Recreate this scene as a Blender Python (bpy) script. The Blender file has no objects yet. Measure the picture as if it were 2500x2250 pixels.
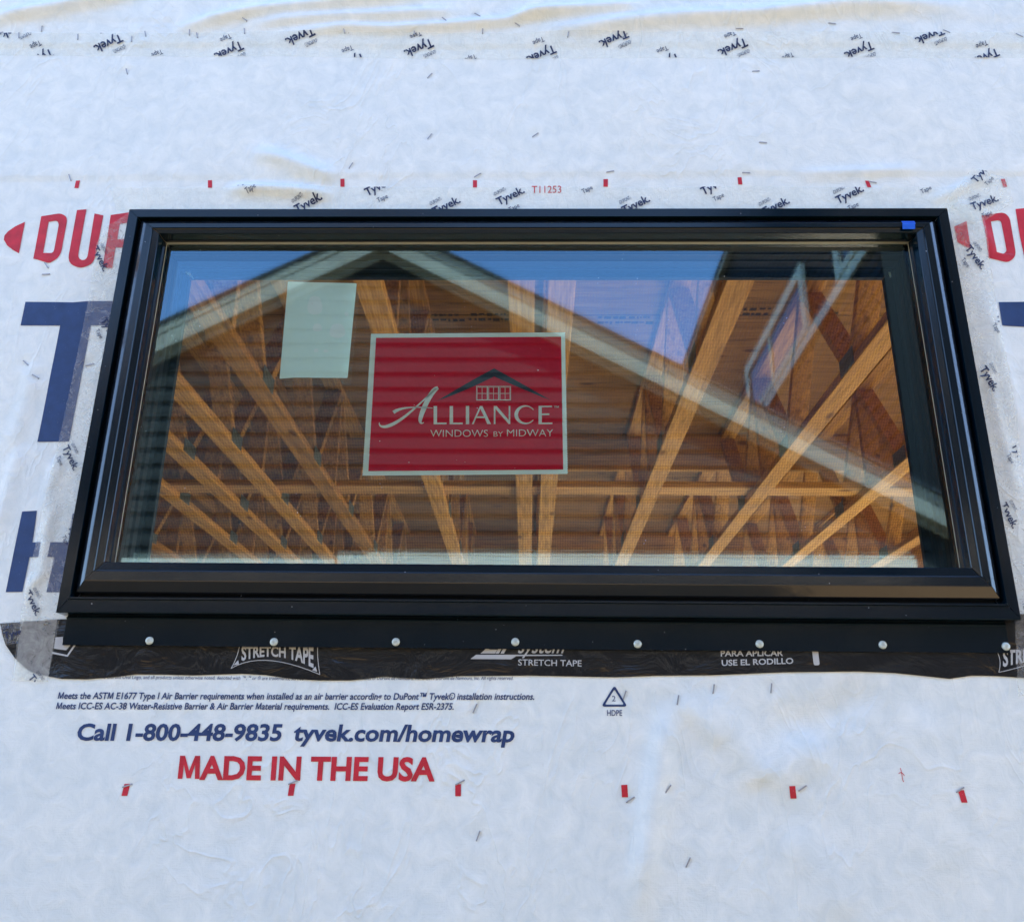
import bpy, bmesh, math, random
import numpy as np
from mathutils import Vector, Matrix
random.seed(7)
R_ = math.radians
scn = bpy.context.scene
COL = scn.collection

# ------------------------------------------------------------------ camera, sky, sun, exposure
F = 2200.0                                   # focal length in pixels of the 2500 px wide photograph
CAM = np.array([-0.0052, -1.1657, -0.2007])
PITCH, YAW, ROLL = 0.34478, -0.02123, 0.011534
fw = np.array([math.sin(YAW)*math.cos(PITCH), math.cos(YAW)*math.cos(PITCH), math.sin(PITCH)])
rt = np.array([math.cos(YAW), -math.sin(YAW), 0.0])
up = np.cross(rt, fw)
cr, sr = math.cos(ROLL), math.sin(ROLL)
rt, up = cr*rt+sr*up, -sr*rt+cr*up
cam = bpy.data.cameras.new('camera')
cam.sensor_width = 36; cam.lens = F/2500*36; cam.clip_end = 500; cam.clip_start = 0.02
camo = bpy.data.objects.new('camera', cam); COL.objects.link(camo)
camo.matrix_world = Matrix(((rt[0], up[0], -fw[0], CAM[0]), (rt[1], up[1], -fw[1], CAM[1]),
                            (rt[2], up[2], -fw[2], CAM[2]), (0, 0, 0, 1)))
scn.camera = camo
cam.dof.use_dof = True; cam.dof.focus_distance = 1.27; cam.dof.aperture_fstop = 15      # a phone lens: about 2 mm wide opening
SUN_EL, SUN_AZ = R_(49), R_(46)              # azimuth measured from +Y towards +X
world = bpy.data.worlds.new('World'); scn.world = world
world.use_nodes = True
wn = world.node_tree.nodes; wl = world.node_tree.links
sky = wn.new('ShaderNodeTexSky'); sky.sky_type = 'NISHITA'; sky.sun_disc = False
sky.sun_elevation = SUN_EL; sky.sun_rotation = SUN_AZ; sky.altitude = 1200; sky.air_density = 0.95; sky.dust_density = 0.1
sky.ozone_density = 2.0
wl.new(sky.outputs[0], wn['Background'].inputs[0]); wn['Background'].inputs[1].default_value = 0.15
sl = bpy.data.lights.new('sun', 'SUN'); sl.energy = 3.0; sl.angle = R_(0.53); sl.color = (1, 0.93, 0.83)
so = bpy.data.objects.new('sun', sl); COL.objects.link(so)
sd = Vector((math.sin(SUN_AZ)*math.cos(SUN_EL), math.cos(SUN_AZ)*math.cos(SUN_EL), math.sin(SUN_EL)))
so.rotation_euler = sd.to_track_quat('Z', 'Y').to_euler(); so.location = sd*30
scn.view_settings.view_transform = 'Standard'; scn.view_settings.look = 'None'
scn.view_settings.exposure = 2.80; scn.view_settings.gamma = 1
scn.cycles.max_bounces = 10; scn.cycles.diffuse_bounces = 6; scn.cycles.transparent_max_bounces = 24

# ------------------------------------------------------------------ measuring: photo pixel -> point on the plane y = Y
def at(px, py, Y=0.0):
    d = (px-1250)/F*rt-(py-1125)/F*up+fw
    t = (Y-CAM[1])/d[1]
    p = CAM+d*t
    return p[0], p[2]

# ------------------------------------------------------------------ object helpers
def tag(o, label=None, cat=None, group=None, kind=None):
    if label: o['label'] = label
    if cat: o['category'] = cat
    if group: o['group'] = group
    if kind: o['kind'] = kind
    return o
def empty(name, loc=(0, 0, 0), label=None, cat=None, group=None):
    o = bpy.data.objects.new(name, None); o.empty_display_size = 0.05
    COL.objects.link(o); o.location = loc
    return tag(o, label, cat, group)
def link(name, me, mat, parent=None):
    o = bpy.data.objects.new(name, me); COL.objects.link(o)
    if mat is not None and not me.materials: me.materials.append(mat)
    if parent is not None: o.parent = parent
    return o
def mesh(name, vs, fs, mat, parent=None, smooth=False):
    me = bpy.data.meshes.new(name); me.from_pydata([tuple(v) for v in vs], [], fs); me.update()
    if smooth: me.polygons.foreach_set('use_smooth', [True]*len(me.polygons))
    return link(name, me, mat, parent)
def from_bm(name, bm, mat, parent=None, smooth=False):
    me = bpy.data.meshes.new(name); bm.to_mesh(me); bm.free()
    if smooth: me.polygons.foreach_set('use_smooth', [True]*len(me.polygons))
    return link(name, me, mat, parent)
def box_bm(bm, lo, hi, bevel=0.0):
    lo, hi = Vector(lo), Vector(hi)
    r = bmesh.ops.create_cube(bm, size=1)
    for v in r['verts']:
        v.co = Vector([(lo[i]+hi[i])/2+v.co[i]*(hi[i]-lo[i]) for i in range(3)])
    if bevel:
        es = list({e for v in r['verts'] for e in v.link_edges})
        bmesh.ops.bevel(bm, geom=es, offset=bevel, segments=1, affect='EDGES', clamp_overlap=True)
def boxes(name, lst, mat, parent=None, bevel=0.0):
    bm = bmesh.new()
    for lo, hi in lst: box_bm(bm, lo, hi, bevel)
    return from_bm(name, bm, mat, parent)

# ------------------------------------------------------------------ materials
class NT:
    def __init__(s, name):
        s.m = bpy.data.materials.new(name); s.m.use_nodes = True
        s.t = s.m.node_tree; s.t.nodes.clear()
        s.out = s.n('ShaderNodeOutputMaterial')
    def n(s, typ, **kw):
        x = s.t.nodes.new(typ)
        for k, v in kw.items(): setattr(x, k, v)
        return x
    def l(s, a, b): s.t.links.new(a, b)
    def val(s, sock, v):
        if hasattr(v, 'is_output') or isinstance(v, bpy.types.NodeSocket): s.l(v, sock)
        else: sock.default_value = v
    def coord(s, scale=(1, 1, 1), rand=False):
        tc = s.n('ShaderNodeTexCoord'); mp = s.n('ShaderNodeMapping'); mp.inputs['Scale'].default_value = scale
        s.l(tc.outputs['Object'], mp.inputs['Vector'])
        if rand:
            oi = s.n('ShaderNodeObjectInfo'); mu = s.n('ShaderNodeMath', operation='MULTIPLY'); mu.inputs[1].default_value = 37
            s.l(oi.outputs['Random'], mu.inputs[0]); s.l(mu.outputs[0], mp.inputs['Location'])
        return mp.outputs[0]
    def noise(s, vec, scale, detail=4, rough=0.55, dist=0.0):
        x = s.n('ShaderNodeTexNoise'); s.l(vec, x.inputs['Vector'])
        x.inputs['Scale'].default_value = scale; x.inputs['Detail'].default_value = detail
        x.inputs['Roughness'].default_value = rough; x.inputs['Distortion'].default_value = dist
        return x.outputs['Fac']
    def ramp(s, fac, stops, interp='LINEAR'):
        x = s.n('ShaderNodeValToRGB'); x.color_ramp.interpolation = interp
        el = x.color_ramp.elements
        while len(el) < len(stops): el.new(0.5)
        for e, (p, c) in zip(el, stops):
            e.position = p; e.color = (*c, 1) if len(c) == 3 else c
        s.l(fac, x.inputs[0]); return x.outputs[0]
    def math(s, op, a, b=0.0, c=0.0):
        x = s.n('ShaderNodeMath', operation=op)
        for i, v in enumerate((a, b, c)): s.val(x.inputs[i], v)
        return x.outputs[0]
    def mixc(s, fac, a, b, mode='MIX'):
        x = s.n('ShaderNodeMix', data_type='RGBA', blend_type=mode)
        s.val(x.inputs[0], fac)
        for i, v in ((6, a), (7, b)): s.val(x.inputs[i], (*v, 1) if isinstance(v, tuple) and len(v) == 3 else v)
        return x.outputs[2]
    def bump(s, h, strength, dist, normal=None):
        x = s.n('ShaderNodeBump'); x.inputs['Strength'].default_value = strength; x.inputs['Distance'].default_value = dist
        s.l(h, x.inputs['Height'])
        if normal is not None: s.l(normal, x.inputs['Normal'])
        return x.outputs[0]
    def bsdf(s, color, rough=0.5, spec=0.5, metal=0.0, normal=None, **kw):
        x = s.n('ShaderNodeBsdfPrincipled')
        s.val(x.inputs['Base Color'], (*color, 1) if isinstance(color, tuple) else color)
        s.val(x.inputs['Roughness'], rough); x.inputs['Metallic'].default_value = metal
        x.inputs['Specular IOR Level'].default_value = spec
        if normal is not None: s.l(normal, x.inputs['Normal'])
        for k, v in kw.items(): x.inputs[k].default_value = v
        return x.outputs[0]
    def done(s, shader):
        s.l(shader, s.out.inputs['Surface']); return s.m

def m_plain(name, c, rough=0.5, spec=0.5, metal=0.0, var=0.08, nscale=40.0, bump=0.0):
    n = NT(name); v = n.coord(); f = n.noise(v, nscale)
    col = n.ramp(f, [(0.25, tuple(x*(1-var) for x in c)), (0.75, tuple(min(1, x*(1+var)) for x in c))])
    nm = n.bump(f, 1.0, bump) if bump else None
    return n.done(n.bsdf(col, rough, spec, metal, nm))

def m_wrap():
    n = NT('house_wrap_fabric'); v = n.coord()
    big = n.noise(v, 7, 5, 0.6); mid = n.noise(v, 38, 5, 0.65, 0.6)
    fib = n.noise(n.coord((60, 1, 900)), 1.0, 2); fib2 = n.noise(n.coord((900, 1, 60)), 1.0, 2)
    c1 = n.ramp(mid, [(0.3, (0.645, 0.722, 0.748)), (0.7, (0.79, 0.842, 0.845))])
    c2 = n.ramp(big, [(0.3, (0.93, 0.945, 0.955)), (0.7, (1, 0.995, 0.985))])
    col = n.mixc(1.0, c1, c2, 'MULTIPLY')
    spk = n.noise(v, 130, 3, 0.5)
    dirt = n.ramp(spk, [(0.70, (0, 0, 0)), (0.80, (1, 1, 1))])
    dfac = n.math('MULTIPLY', dirt, 0.16)
    col = n.mixc(dfac, col, (0.45, 0.45, 0.44))
    cz = n.noise(n.coord((1.6, 1, 0.8)), 5.5, 3, 0.55, 1.6)
    cre = n.ramp(n.math('ABSOLUTE', n.math('SUBTRACT', cz, 0.5)), [(0.0, (1, 1, 1)), (0.022, (0.25,)*3), (0.07, (0, 0, 0))])
    msk = n.ramp(n.noise(v, 2.6, 2), [(0.42, (0, 0, 0)), (0.62, (1, 1, 1))])
    fine = n.noise(n.coord((1.3, 1, 0.7)), 95, 4, 0.7, 1.0)
    b1 = n.bump(n.math('MULTIPLY', cre, msk), 0.30, 0.003, n.bump(fine, 0.2, 0.0008, n.bump(mid, 0.55, 0.0026)))
    b2 = n.bump(n.math('ADD', fib, fib2), 0.45, 0.0005, b1)
    return n.done(n.bsdf(col, 0.62, 0.35, 0, b2))

def m_ink(name, c, wear=0.5):
    n = NT(name); v = n.coord(); f = n.noise(v, 420, 3, 0.7); g = n.noise(v, 60, 4)
    col = n.ramp(g, [(0.3, tuple(x*0.85 for x in c)), (0.7, tuple(x*1.2 for x in c))])
    w = n.ramp(f, [(0.66, (0, 0, 0)), (0.78, (1, 1, 1))])
    col = n.mixc(n.math('MULTIPLY', w, wear), col, (0.6, 0.63, 0.68))
    return n.done(n.bsdf(col, 0.55, 0.35))

def m_tape(name, lo, mi, hi):
    n = NT(name); v = n.coord()
    f = n.noise(v, 55, 6, 0.7, 1.2); g = n.noise(v, 9, 3)
    fac = n.ramp(f, [(0.32, (lo,)*3), (0.55, (mi,)*3), (0.72, (hi,)*3)])
    cr_ = n.noise(n.coord((1, 1, 0.25)), 45, 5, 0.6, 2.0)
    nm = n.bump(n.math('ADD', cr_, n.math('MULTIPLY', g, 0.6)), 0.32, 0.0030)
    b0 = n.bsdf((0.91, 0.92, 0.90), 0.24, 0.4, 0, nm); tl = n.n('ShaderNodeBsdfTranslucent'); tl.inputs[0].default_value = (0.96, 0.96, 0.94, 1)
    bm_ = n.n('ShaderNodeMixShader'); bm_.inputs[0].default_value = 0.5; n.l(b0, bm_.inputs[1]); n.l(tl.outputs[0], bm_.inputs[2]); b = bm_.outputs[0]
    tr = n.n('ShaderNodeBsdfTransparent'); tr.inputs[0].default_value = (0.99, 0.99, 0.975, 1)
    mx = n.n('ShaderNodeMixShader'); n.l(fac, mx.inputs[0]); n.l(tr.outputs[0], mx.inputs[1]); n.l(b, mx.inputs[2])
    return n.done(mx.outputs[0])

def m_stretch():
    n = NT('black_stretch_tape'); v = n.coord((1, 1, 1.6))
    f = n.noise(v, 15, 4, 0.5, 1.6); g = n.noise(v, 5, 2, 0.5, 0.5)
    nm = n.bump(f, 0.55, 0.008, n.bump(g, 0.7, 0.02))
    return n.done(n.bsdf((0.010, 0.012, 0.015), 0.2, 0.4, 0, nm))

def m_frame(name='black_vinyl', spec=0.33):
    n = NT(name); v = n.coord()
    f = n.noise(v, 240, 3); g = n.noise(v, 12, 4)
    spk = n.ramp(n.noise(v, 330, 1, 0.4), [(0.825, (0, 0, 0)), (0.84, (1, 1, 1))])
    col = n.mixc(spk, (0.0010, 0.0068, 0.0135), (0.55, 0.57, 0.6))
    r = n.ramp(g, [(0.3, (0.13,)*3), (0.7, (0.2,)*3)])
    return n.done(n.bsdf(col, r, spec, 0, n.bump(f, 0.25, 0.0002)))

def m_glass(name, mult, tint, wav):
    n = NT(name); v = n.coord()
    nm = n.bump(n.noise(v, 3.2, 2), 1.0, wav)
    fr = n.n('ShaderNodeFresnel'); fr.inputs[0].default_value = 1.52
    fac = n.math('MINIMUM', n.math('ADD', fr.outputs[0], mult), 0.9)
    tr = n.n('ShaderNodeBsdfTransparent'); tr.inputs[0].default_value = (*tint, 1)
    gl = n.n('ShaderNodeBsdfGlossy'); gl.inputs['Roughness'].default_value = 0.021; gl.inputs[0].default_value = (0.46, 0.79, 1, 1)
    n.l(nm, gl.inputs['Normal'])
    mx = n.n('ShaderNodeMixShader'); n.l(fac, mx.inputs[0]); n.l(tr.outputs[0], mx.inputs[1]); n.l(gl.outputs[0], mx.inputs[2])
    df = n.n('ShaderNodeBsdfDiffuse'); df.inputs[0].default_value = (0.8, 0.8, 0.78, 1)
    spk = n.ramp(n.noise(v, 260, 1, 0.4), [(0.80, (0, 0, 0)), (0.82, (0.8, 0.8, 0.8))])
    m2 = n.n('ShaderNodeMixShader'); n.l(spk, m2.inputs[0]); n.l(mx.outputs[0], m2.inputs[1]); n.l(df.outputs[0], m2.inputs[2])
    return n.done(m2.outputs[0])

def m_screen():
    n = NT('insect_mesh'); tc = n.n('ShaderNodeTexCoord'); sp = n.n('ShaderNodeSeparateXYZ'); n.l(tc.outputs['Object'], sp.inputs[0])
    p = 0.0024
    def wire(o):
        return n.math('LESS_THAN', n.math('FRACT', n.math('DIVIDE', n.math('ADD', o, 10.0), p)), 0.15)
    w = n.math('MAXIMUM', wire(sp.outputs[0]), wire(sp.outputs[2]))
    tr = n.n('ShaderNodeBsdfTransparent'); df = n.bsdf((0.02, 0.02, 0.02), 0.5)
    mx = n.n('ShaderNodeMixShader'); n.l(w, mx.inputs[0]); n.l(tr.outputs[0], mx.inputs[1]); n.l(df, mx.inputs[2])
    return n.done(mx.outputs[0])

def m_wood(name, axis, c=(0.62, 0.335, 0.08)):
    n = NT(name); s = [26, 26, 26]; s[axis] = 1.6
    v = n.coord(tuple(s), True)
    g = n.noise(v, 1.0, 5, 0.6, 1.2); g2 = n.noise(v, 3.5, 3, 0.5)
    col = n.ramp(g, [(0.28, tuple(x*0.55 for x in c)), (0.48, c), (0.75, tuple(min(1, x*1.28) for x in c))])
    st = n.ramp(g2, [(0.40, (0.68, 0.62, 0.55)), (0.56, (1, 1, 1))])
    col = n.mixc(0.7, col, st, 'MULTIPLY')
    vo = n.n('ShaderNodeTexVoronoi'); s2 = [6, 6, 6]; s2[axis] = 2.3
    n.l(n.coord(tuple(s2), True), vo.inputs['Vector']); vo.inputs['Scale'].default_value = 1.0
    kn = n.ramp(vo.outputs['Distance'], [(0.06, (0.25, 0.16, 0.09)), (0.13, (1, 1, 1))])
    col = n.mixc(0.85, col, kn, 'MULTIPLY')
    oi = n.n('ShaderNodeObjectInfo')
    tone = n.ramp(oi.outputs['Random'], [(0.0, (0.66, 0.60, 0.55)), (0.5, (0.95, 0.93, 0.9)), (1.0, (1.0, 1.0, 1.0))])
    col = n.mixc(1.0, col, tone, 'MULTIPLY')
    return n.done(n.bsdf(col, 0.65, 0.25, 0, n.bump(g, 0.4, 0.002)))

def m_siding(name, c, rough=0.55):
    n = NT(name); f = n.noise(n.coord((1, 1, 14)), 4, 4); g = n.noise(n.coord(), 1.3, 4)
    col = n.ramp(f, [(0.3, tuple(x*0.86 for x in c)), (0.7, tuple(x*1.12 for x in c))])
    return n.done(n.bsdf(n.mixc(0.25, col, n.ramp(g, [(0.3, (0.5,)*3), (0.7, (1,)*3)]), 'MULTIPLY'), rough, 0.08))

def m_ground():
    n = NT('dry_ground'); v = n.coord(); f = n.noise(v, 0.9, 8, 0.65); g = n.noise(v, 14, 5, 0.6)
    col = n.ramp(f, [(0.3, (0.30, 0.20, 0.10)), (0.7, (0.48, 0.34, 0.18))])
    col = n.mixc(0.3, col, n.ramp(g, [(0.3, (0.5, 0.45, 0.4)), (0.7, (1, 1, 1))]), 'MULTIPLY')
    return n.done(n.bsdf(col, 0.95, 0.1, 0, n.bump(g, 0.8, 0.03)))

M = dict(wrap=m_wrap(), red=m_ink('red_ink', (0.47, 0.018, 0.035), 0.35), navy=m_ink('navy_ink', (0.018, 0.046, 0.145), 0.4),
         tnavy=m_ink('tape_navy_ink', (0.012, 0.022, 0.075), 0.15), tape=m_tape('mottled_clear_tape', 0.12, 0.26, 0.46), thicktape=m_tape('doubled_clear_tape', 0.22, 0.40, 0.60), seamtape=m_tape('thin_clear_tape', 0.08, 0.16, 0.28), stretch=m_stretch(), frame=m_frame(), liner=m_plain('dark_jamb_liner', (0.004, 0.006, 0.008), 0.55, 0.15), sash=m_frame('black_sash_vinyl', 0.42), trim=m_plain('dark_glossy_trim', (0.006, 0.008, 0.012), 0.09, 0.5, 0.0, 0.05, 60, 0.0001),
         glass=m_glass('clear_glass', 0.085, (0.955, 0.992, 0.978), 0.00004), glass2=m_glass('clear_inner_glass', 0.0, (0.955, 0.992, 0.978), 0.00015),
         screen=m_screen(), woodx=m_wood('pine_lengthwise', 0), woody=m_wood('pine_board', 1), woodz=m_wood('pine_upright', 2),
         ply=m_wood('plywood_deck', 0, (0.41, 0.215, 0.054)), silver=m_plain('silver_ink', (0.42, 0.44, 0.46), 0.4, 0.4),
         zinc=m_plain('zinc_steel', (0.55, 0.63, 0.61), 0.5, 0.5, 0.25, 0.15, 400, 0.0006),
         staple=m_plain('staple_wire', (0.30, 0.32, 0.36), 0.4, 0.5, 0.4),
         gasket=m_plain('glazing_gasket', (0.30, 0.28, 0.21), 0.45, 0.5), plate=m_plain('galvanised_plate', (0.13, 0.15, 0.14), 0.5, 0.5, 0.5, 0.2, 60),
         signred=m_plain('sign_red', (0.62, 0.008, 0.040), 0.5, 0.08, 0, 0.04, 20, 0.004), paper=m_plain('label_paper', (0.77, 0.95, 0.89), 0.6, 0.1, 0, 0.03, 9, 0.004), bubble=m_plain('adhesive_mark', (0.88, 0.98, 0.94), 0.5, 0.1, 0, 0.03, 60),
         signdark=m_plain('sign_dark', (0.012, 0.025, 0.04), 0.4, 0.4), blue=m_plain('blue_masking_tape', (0.008, 0.095, 0.55), 0.6, 0.3, 0, 0.1, 120, 0.0004),
         white=m_siding('white_trim', (0.42, 0.35, 0.26)), band=m_siding('white_band', (0.78, 0.68, 0.52)), siding=m_siding('slate_siding', (0.040, 0.036, 0.031)), wing=m_siding('dark_siding', (0.016, 0.016, 0.017)),
         shingle=m_plain('roof_shingles', (0.06, 0.06, 0.065), 0.9, 0.2, 0, 0.4, 30, 0.01), pane=m_plain('dark_pane', (0.02, 0.03, 0.04), 0.05, 0.6),
         ground=m_ground(), concrete=m_plain('concrete_slab', (0.50, 0.44, 0.35), 0.8, 0.3, 0, 0.15, 3, 0.002),
         ply2=m_plain('sheathing_board', (0.42, 0.28, 0.14), 0.8, 0.2, 0, 0.2, 18), inkstamp=m_plain('black_stamp_ink', (0.05, 0.032, 0.022), 0.7, 0.2, 0, 0.4, 90))

# ------------------------------------------------------------------ the wrinkled surface of the house wrap
rng = np.random.RandomState(3)
SIN = [(rng.uniform(-1, 1)*k, rng.uniform(-1, 1)*k, rng.uniform(0, 6.28), 1.0/k) for k in rng.uniform(6, 42, 26)]
def P2(pts): return np.array([at(*p) for p in pts])
RIDGES = []
def ridge(pts, w, a): RIDGES.append((P2(pts), w, a))
ridge([(-80, 72), (60, 44), (160, 28), (270, 6), (380, -20)], 0.014, 0.011)
ridge([(400, 86), (520, 60), (640, 38), (760, 26), (930, 8), (1100, -8)], 0.012, 0.010)
ridge([(590, 74), (700, 62), (850, 50), (1010, 42), (1150, 34)], 0.010, 0.0075)
ridge([(640, 100), (760, 86), (860, 77), (960, 80), (1080, 73), (1240, 62), (1330, 42), (1480, 30)], 0.009, 0.0085)
ridge([(1250, 88), (1400, 80), (1560, 62), (1700, 52), (1850, 48), (2050, 28), (2240, 22), (2420, 30)], 0.016, 0.012)
ridge([(1230, 48), (1400, 34), (1600, 22)], 0.012, 0.009)
ridge([(540, 466), (640, 468), (740, 474), (830, 486)], 0.010, 0.009)
ridge([(600, 372), (700, 400), (780, 430), (830, 450)], 0.013, 0.0085)
ridge([(1900, 436), (2100, 426), (2260, 416)], 0.009, 0.003)
ridge([(1640, 1700), (1622, 1790), (1606, 1890), (1590, 2000), (1572, 2120), (1556, 2290)], 0.017, 0.009)
ridge([(1640, 1690), (1700, 1750), (1770, 1830)], 0.012, 0.004)
ridge([(1690, 1670), (1780, 1780), (1840, 1880), (1860, 1930)], 0.020, 0.0045)
ridge([(2010, 1800), (1930, 1860), (1850, 1920)], 0.025, 0.0045)
ridge([(2160, 1660), (2060, 1730), (1960, 1770), (1860, 1760)], 0.022, -0.0045)
ridge([(1900, 2010), (2010, 2130), (2060, 2260)], 0.025, 0.003)
ridge([(2230, 1700), (2260, 1830), (2290, 2000), (2330, 2200)], 0.028, 0.003)
ridge([(20, 1120), (60, 1000), (90, 880)], 0.012, 0.0035)
ridge([(-10, 1330), (30, 1180), (52, 1080)], 0.010, 0.004)
ridge([(100, 1280), (126, 1180), (150, 1110)], 0.008, 0.003)
ridge([(60, 1460), (108, 1400), (118, 1300), (140, 1200)], 0.007, 0.004)
ridge([(2330, 480), (2390, 560), (2430, 640)], 0.008, 0.003)
ridge([(2395, 700), (2450, 900), (2500, 1100)], 0.010, 0.004)
ridge([(2400, 800), (2420, 960), (2460, 1120), (2492, 1260)], 0.006, 0.003)
ridge([(2260, 500), (2330, 470), (2420, 430)], 0.008, 0.003)
LAPS = [(P2([(-300, 58), (2800, 56)]), 0.0010), (P2([(-300, 118), (1250, 121), (2800, 118)]), 0.0016), (P2([(-300, 442), (1250, 434), (2800, 428)]), 0.0014)]
STAPLES = [
 (5, 90, -25, 'at the left end of the top seam tape'), (52, 95, 80, 'on the seam tape just above the first upside-down word'),
 (108, 79, 85, 'above the first upside-down word, standing upright'), (195, 99, 80, 'on the seam tape just left of the second upside-down word'),
 (326, 104, 85, 'on the seam tape just right of the second upside-down word'), (359, 91, 75, 'on the edge of the seam tape, upright, between second and third words'),
 (467, 88, 85, 'upright, left one of a pair above the seam tape'), (485, 95, 75, 'leaning, right one of a pair above the seam tape'),
 (601, 87, 80, 'upright just above the complete upside-down word left of centre'), (601, 61, 40, 'slanted in the wrap well above the seam tape, left of centre'),
 (600, 1, 35, 'cut by the top edge of the photo'), (843, 87, 75, 'upright on the tan wrinkle above the seam tape'),
 (1013, 89, 90, 'upright above the word at the middle of the seam tape'), (1086, 57, 45, 'slanted between two tan wrinkles near the top centre'),
 (1166, 46, 35, 'slanted on the wrap, highest near the top centre'), (1179, 83, 90, 'upright on the thin tan wrinkle right of the top centre'),
 (313, 181, 70, 'below the seam tape at the left'), (1050, 190, -55, 'below the seam tape near the centre, slanted'),
 (1050, 339, -60, 'alone in the bare wrap above the window, left of centre'), (859, 412, -65, 'above the second visible red mark over the window'),
 (1167, 433, -35, 'just above the red mark left of the serial number'), (174, 438, 65, 'beside the leftmost upper red mark'),
 (1261, 70, 40, 'slanted at the left foot of the long right-hand tan wrinkle'), (1387, 96, -80, 'upright on the seam tape right of the centre word'),
 (1525, 97, -50, 'slanted over the cut-off upside-down word right of centre'), (1803, 80, 2, 'lying level above the seam tape, right of centre'),
 (2027, 70, 10, 'lying nearly level below the right end of the tan wrinkle'), (2183, 90, 5, 'level on the seam tape edge towards the right'),
 (2306, 86, 30, 'slanted over the cut-off word near the right end of the seam tape'), (2483, 95, 35, 'at the right end of the top seam tape'),
 (1843, 182, -3, 'lying level just below the seam tape, right of centre'), (1307, 336, -40, 'tiny and half sunk in the bare wrap near the centre'),
 (1860, 357, 6, 'lying level in the bare wrap above the window, right of centre'), (1489, 425, -12, 'nearly level just above the red mark right of the serial number'),
 (1819, 430, 3, 'level above the red mark over the right half of the window'), (2128, 449, 12, 'touching the right edge of the rightmost red mark over the window'),
 (116, 651, 52, 'below the big red letter D at the left'), (115, 673, -4, 'faint and level, lower of two below the big red letter D'),
 (65, 888, 40, 'upper of two slanted ones left of the navy letter T stem'), (90, 922, 30, 'lower of two slanted ones left of the navy letter T stem'),
 (220, 892, -15, 'under the clear tape right of the navy letter T stem'),
 (1653, 1709, -78, 'upright at the top of the vertical fold below the black tape'), (1740, 1682, -78, 'upright below the black tape, middle one of three'),
 (1880, 1680, -80, 'upright below the black tape, rightmost of three'), (1629, 1925, -52, 'slanted on the vertical fold beside the lower red marks'),
 (1538, 1951, -32, 'slanted under the fourth lower red mark'), (1956, 1923, -32, 'slanted right of the fifth lower red mark'),
 (2339, 1927, -30, 'across the top of the rightmost lower red mark'), (1679, 2103, -62, 'lowest on the right, below the vertical fold'),
 (1524, 1697, -70, 'touching the right side of the recycling triangle'), (315, 1917, -18, 'across the leftmost lower red mark'),
 (717, 1909, -22, 'above the lower red mark under the printed words'), (1124, 1909, -28, 'above the third lower red mark'),
 (1160, 1729, -68, 'upright after the end of the second line of small print'), (1168, 2039, -70, 'bright, alone in the bare wrap low near the centre')]
DENTS = [at(q[0], q[1]) for q in STAPLES]
def hgt(x, z):
    x = np.asarray(x, float); z = np.asarray(z, float)
    h = np.zeros_like(x)
    for a, b, c, am in SIN: h += am*np.sin(a*x+b*z+c)
    h *= 0.006
    for pts, w, a in RIDGES:
        lo = pts.min(0)-4*w; hi = pts.max(0)+4*w
        k = (x > lo[0]) & (x < hi[0]) & (z > lo[1]) & (z < hi[1])
        if not k.any(): continue
        X, Z = x[k], z[k]; best = np.full(X.shape, 9.0); tt = np.zeros(X.shape)
        n = len(pts)-1
        for i in range(n):
            p, q = pts[i], pts[i+1]; d = q-p; L2 = (d**2).sum()
            t = np.clip(((X-p[0])*d[0]+(Z-p[1])*d[1])/L2, 0, 1)
            ds = (X-p[0]-t*d[0])**2+(Z-p[1]-t*d[1])**2
            m = ds < best; best[m] = ds[m]; tt[m] = (i+t[m])/n
        tp = np.clip(np.minimum(tt, 1-tt)*4, 0, 1); tp = tp*tp*(3-2*tp)
        h[k] += a*tp*np.exp(-best/w**2)
    for dx, dz in DENTS:
        k = (np.abs(x-dx) < 0.05) & (np.abs(z-dz) < 0.05)
        if k.any():
            d2 = (x[k]-dx)**2+(z[k]-dz)**2; h[k] += 0.0012*np.exp(-d2/0.022**2)-0.0022*np.exp(-d2/0.010**2)
    for pts, a in LAPS:
        zl = np.interp(x, pts[:, 0], pts[:, 1])
        s = np.clip((z-zl)/0.004+0.5, 0, 1); h += a*s
    ed = np.minimum(np.minimum(1.1-np.abs(x), 1.25-z), z+0.55)
    return np.clip(ed/0.08, 0, 1)*(h+0.004)
W2, H = 0.61, 0.608            # half width and height of the window frame
def conform(bm, off):
    vs = list(bm.verts)
    if not vs: return
    h = hgt([v.co.x for v in vs], [v.co.z for v in vs])
    for v, k in zip(vs, h): v.co.y = -(k+off)
def dice(bm, cell):
    if not bm.verts: return
    for ax in (0, 2):
        lo = min(v.co[ax] for v in bm.verts); hi = max(v.co[ax] for v in bm.verts)
        k = math.floor(lo/cell)+1
        while k*cell < hi:
            co = [0, 0, 0]; co[ax] = k*cell; no = [0, 0, 0]; no[ax] = 1
            bmesh.ops.bisect_plane(bm, geom=bm.verts[:]+bm.edges[:]+bm.faces[:], plane_co=co, plane_no=no); k += 1

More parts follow.
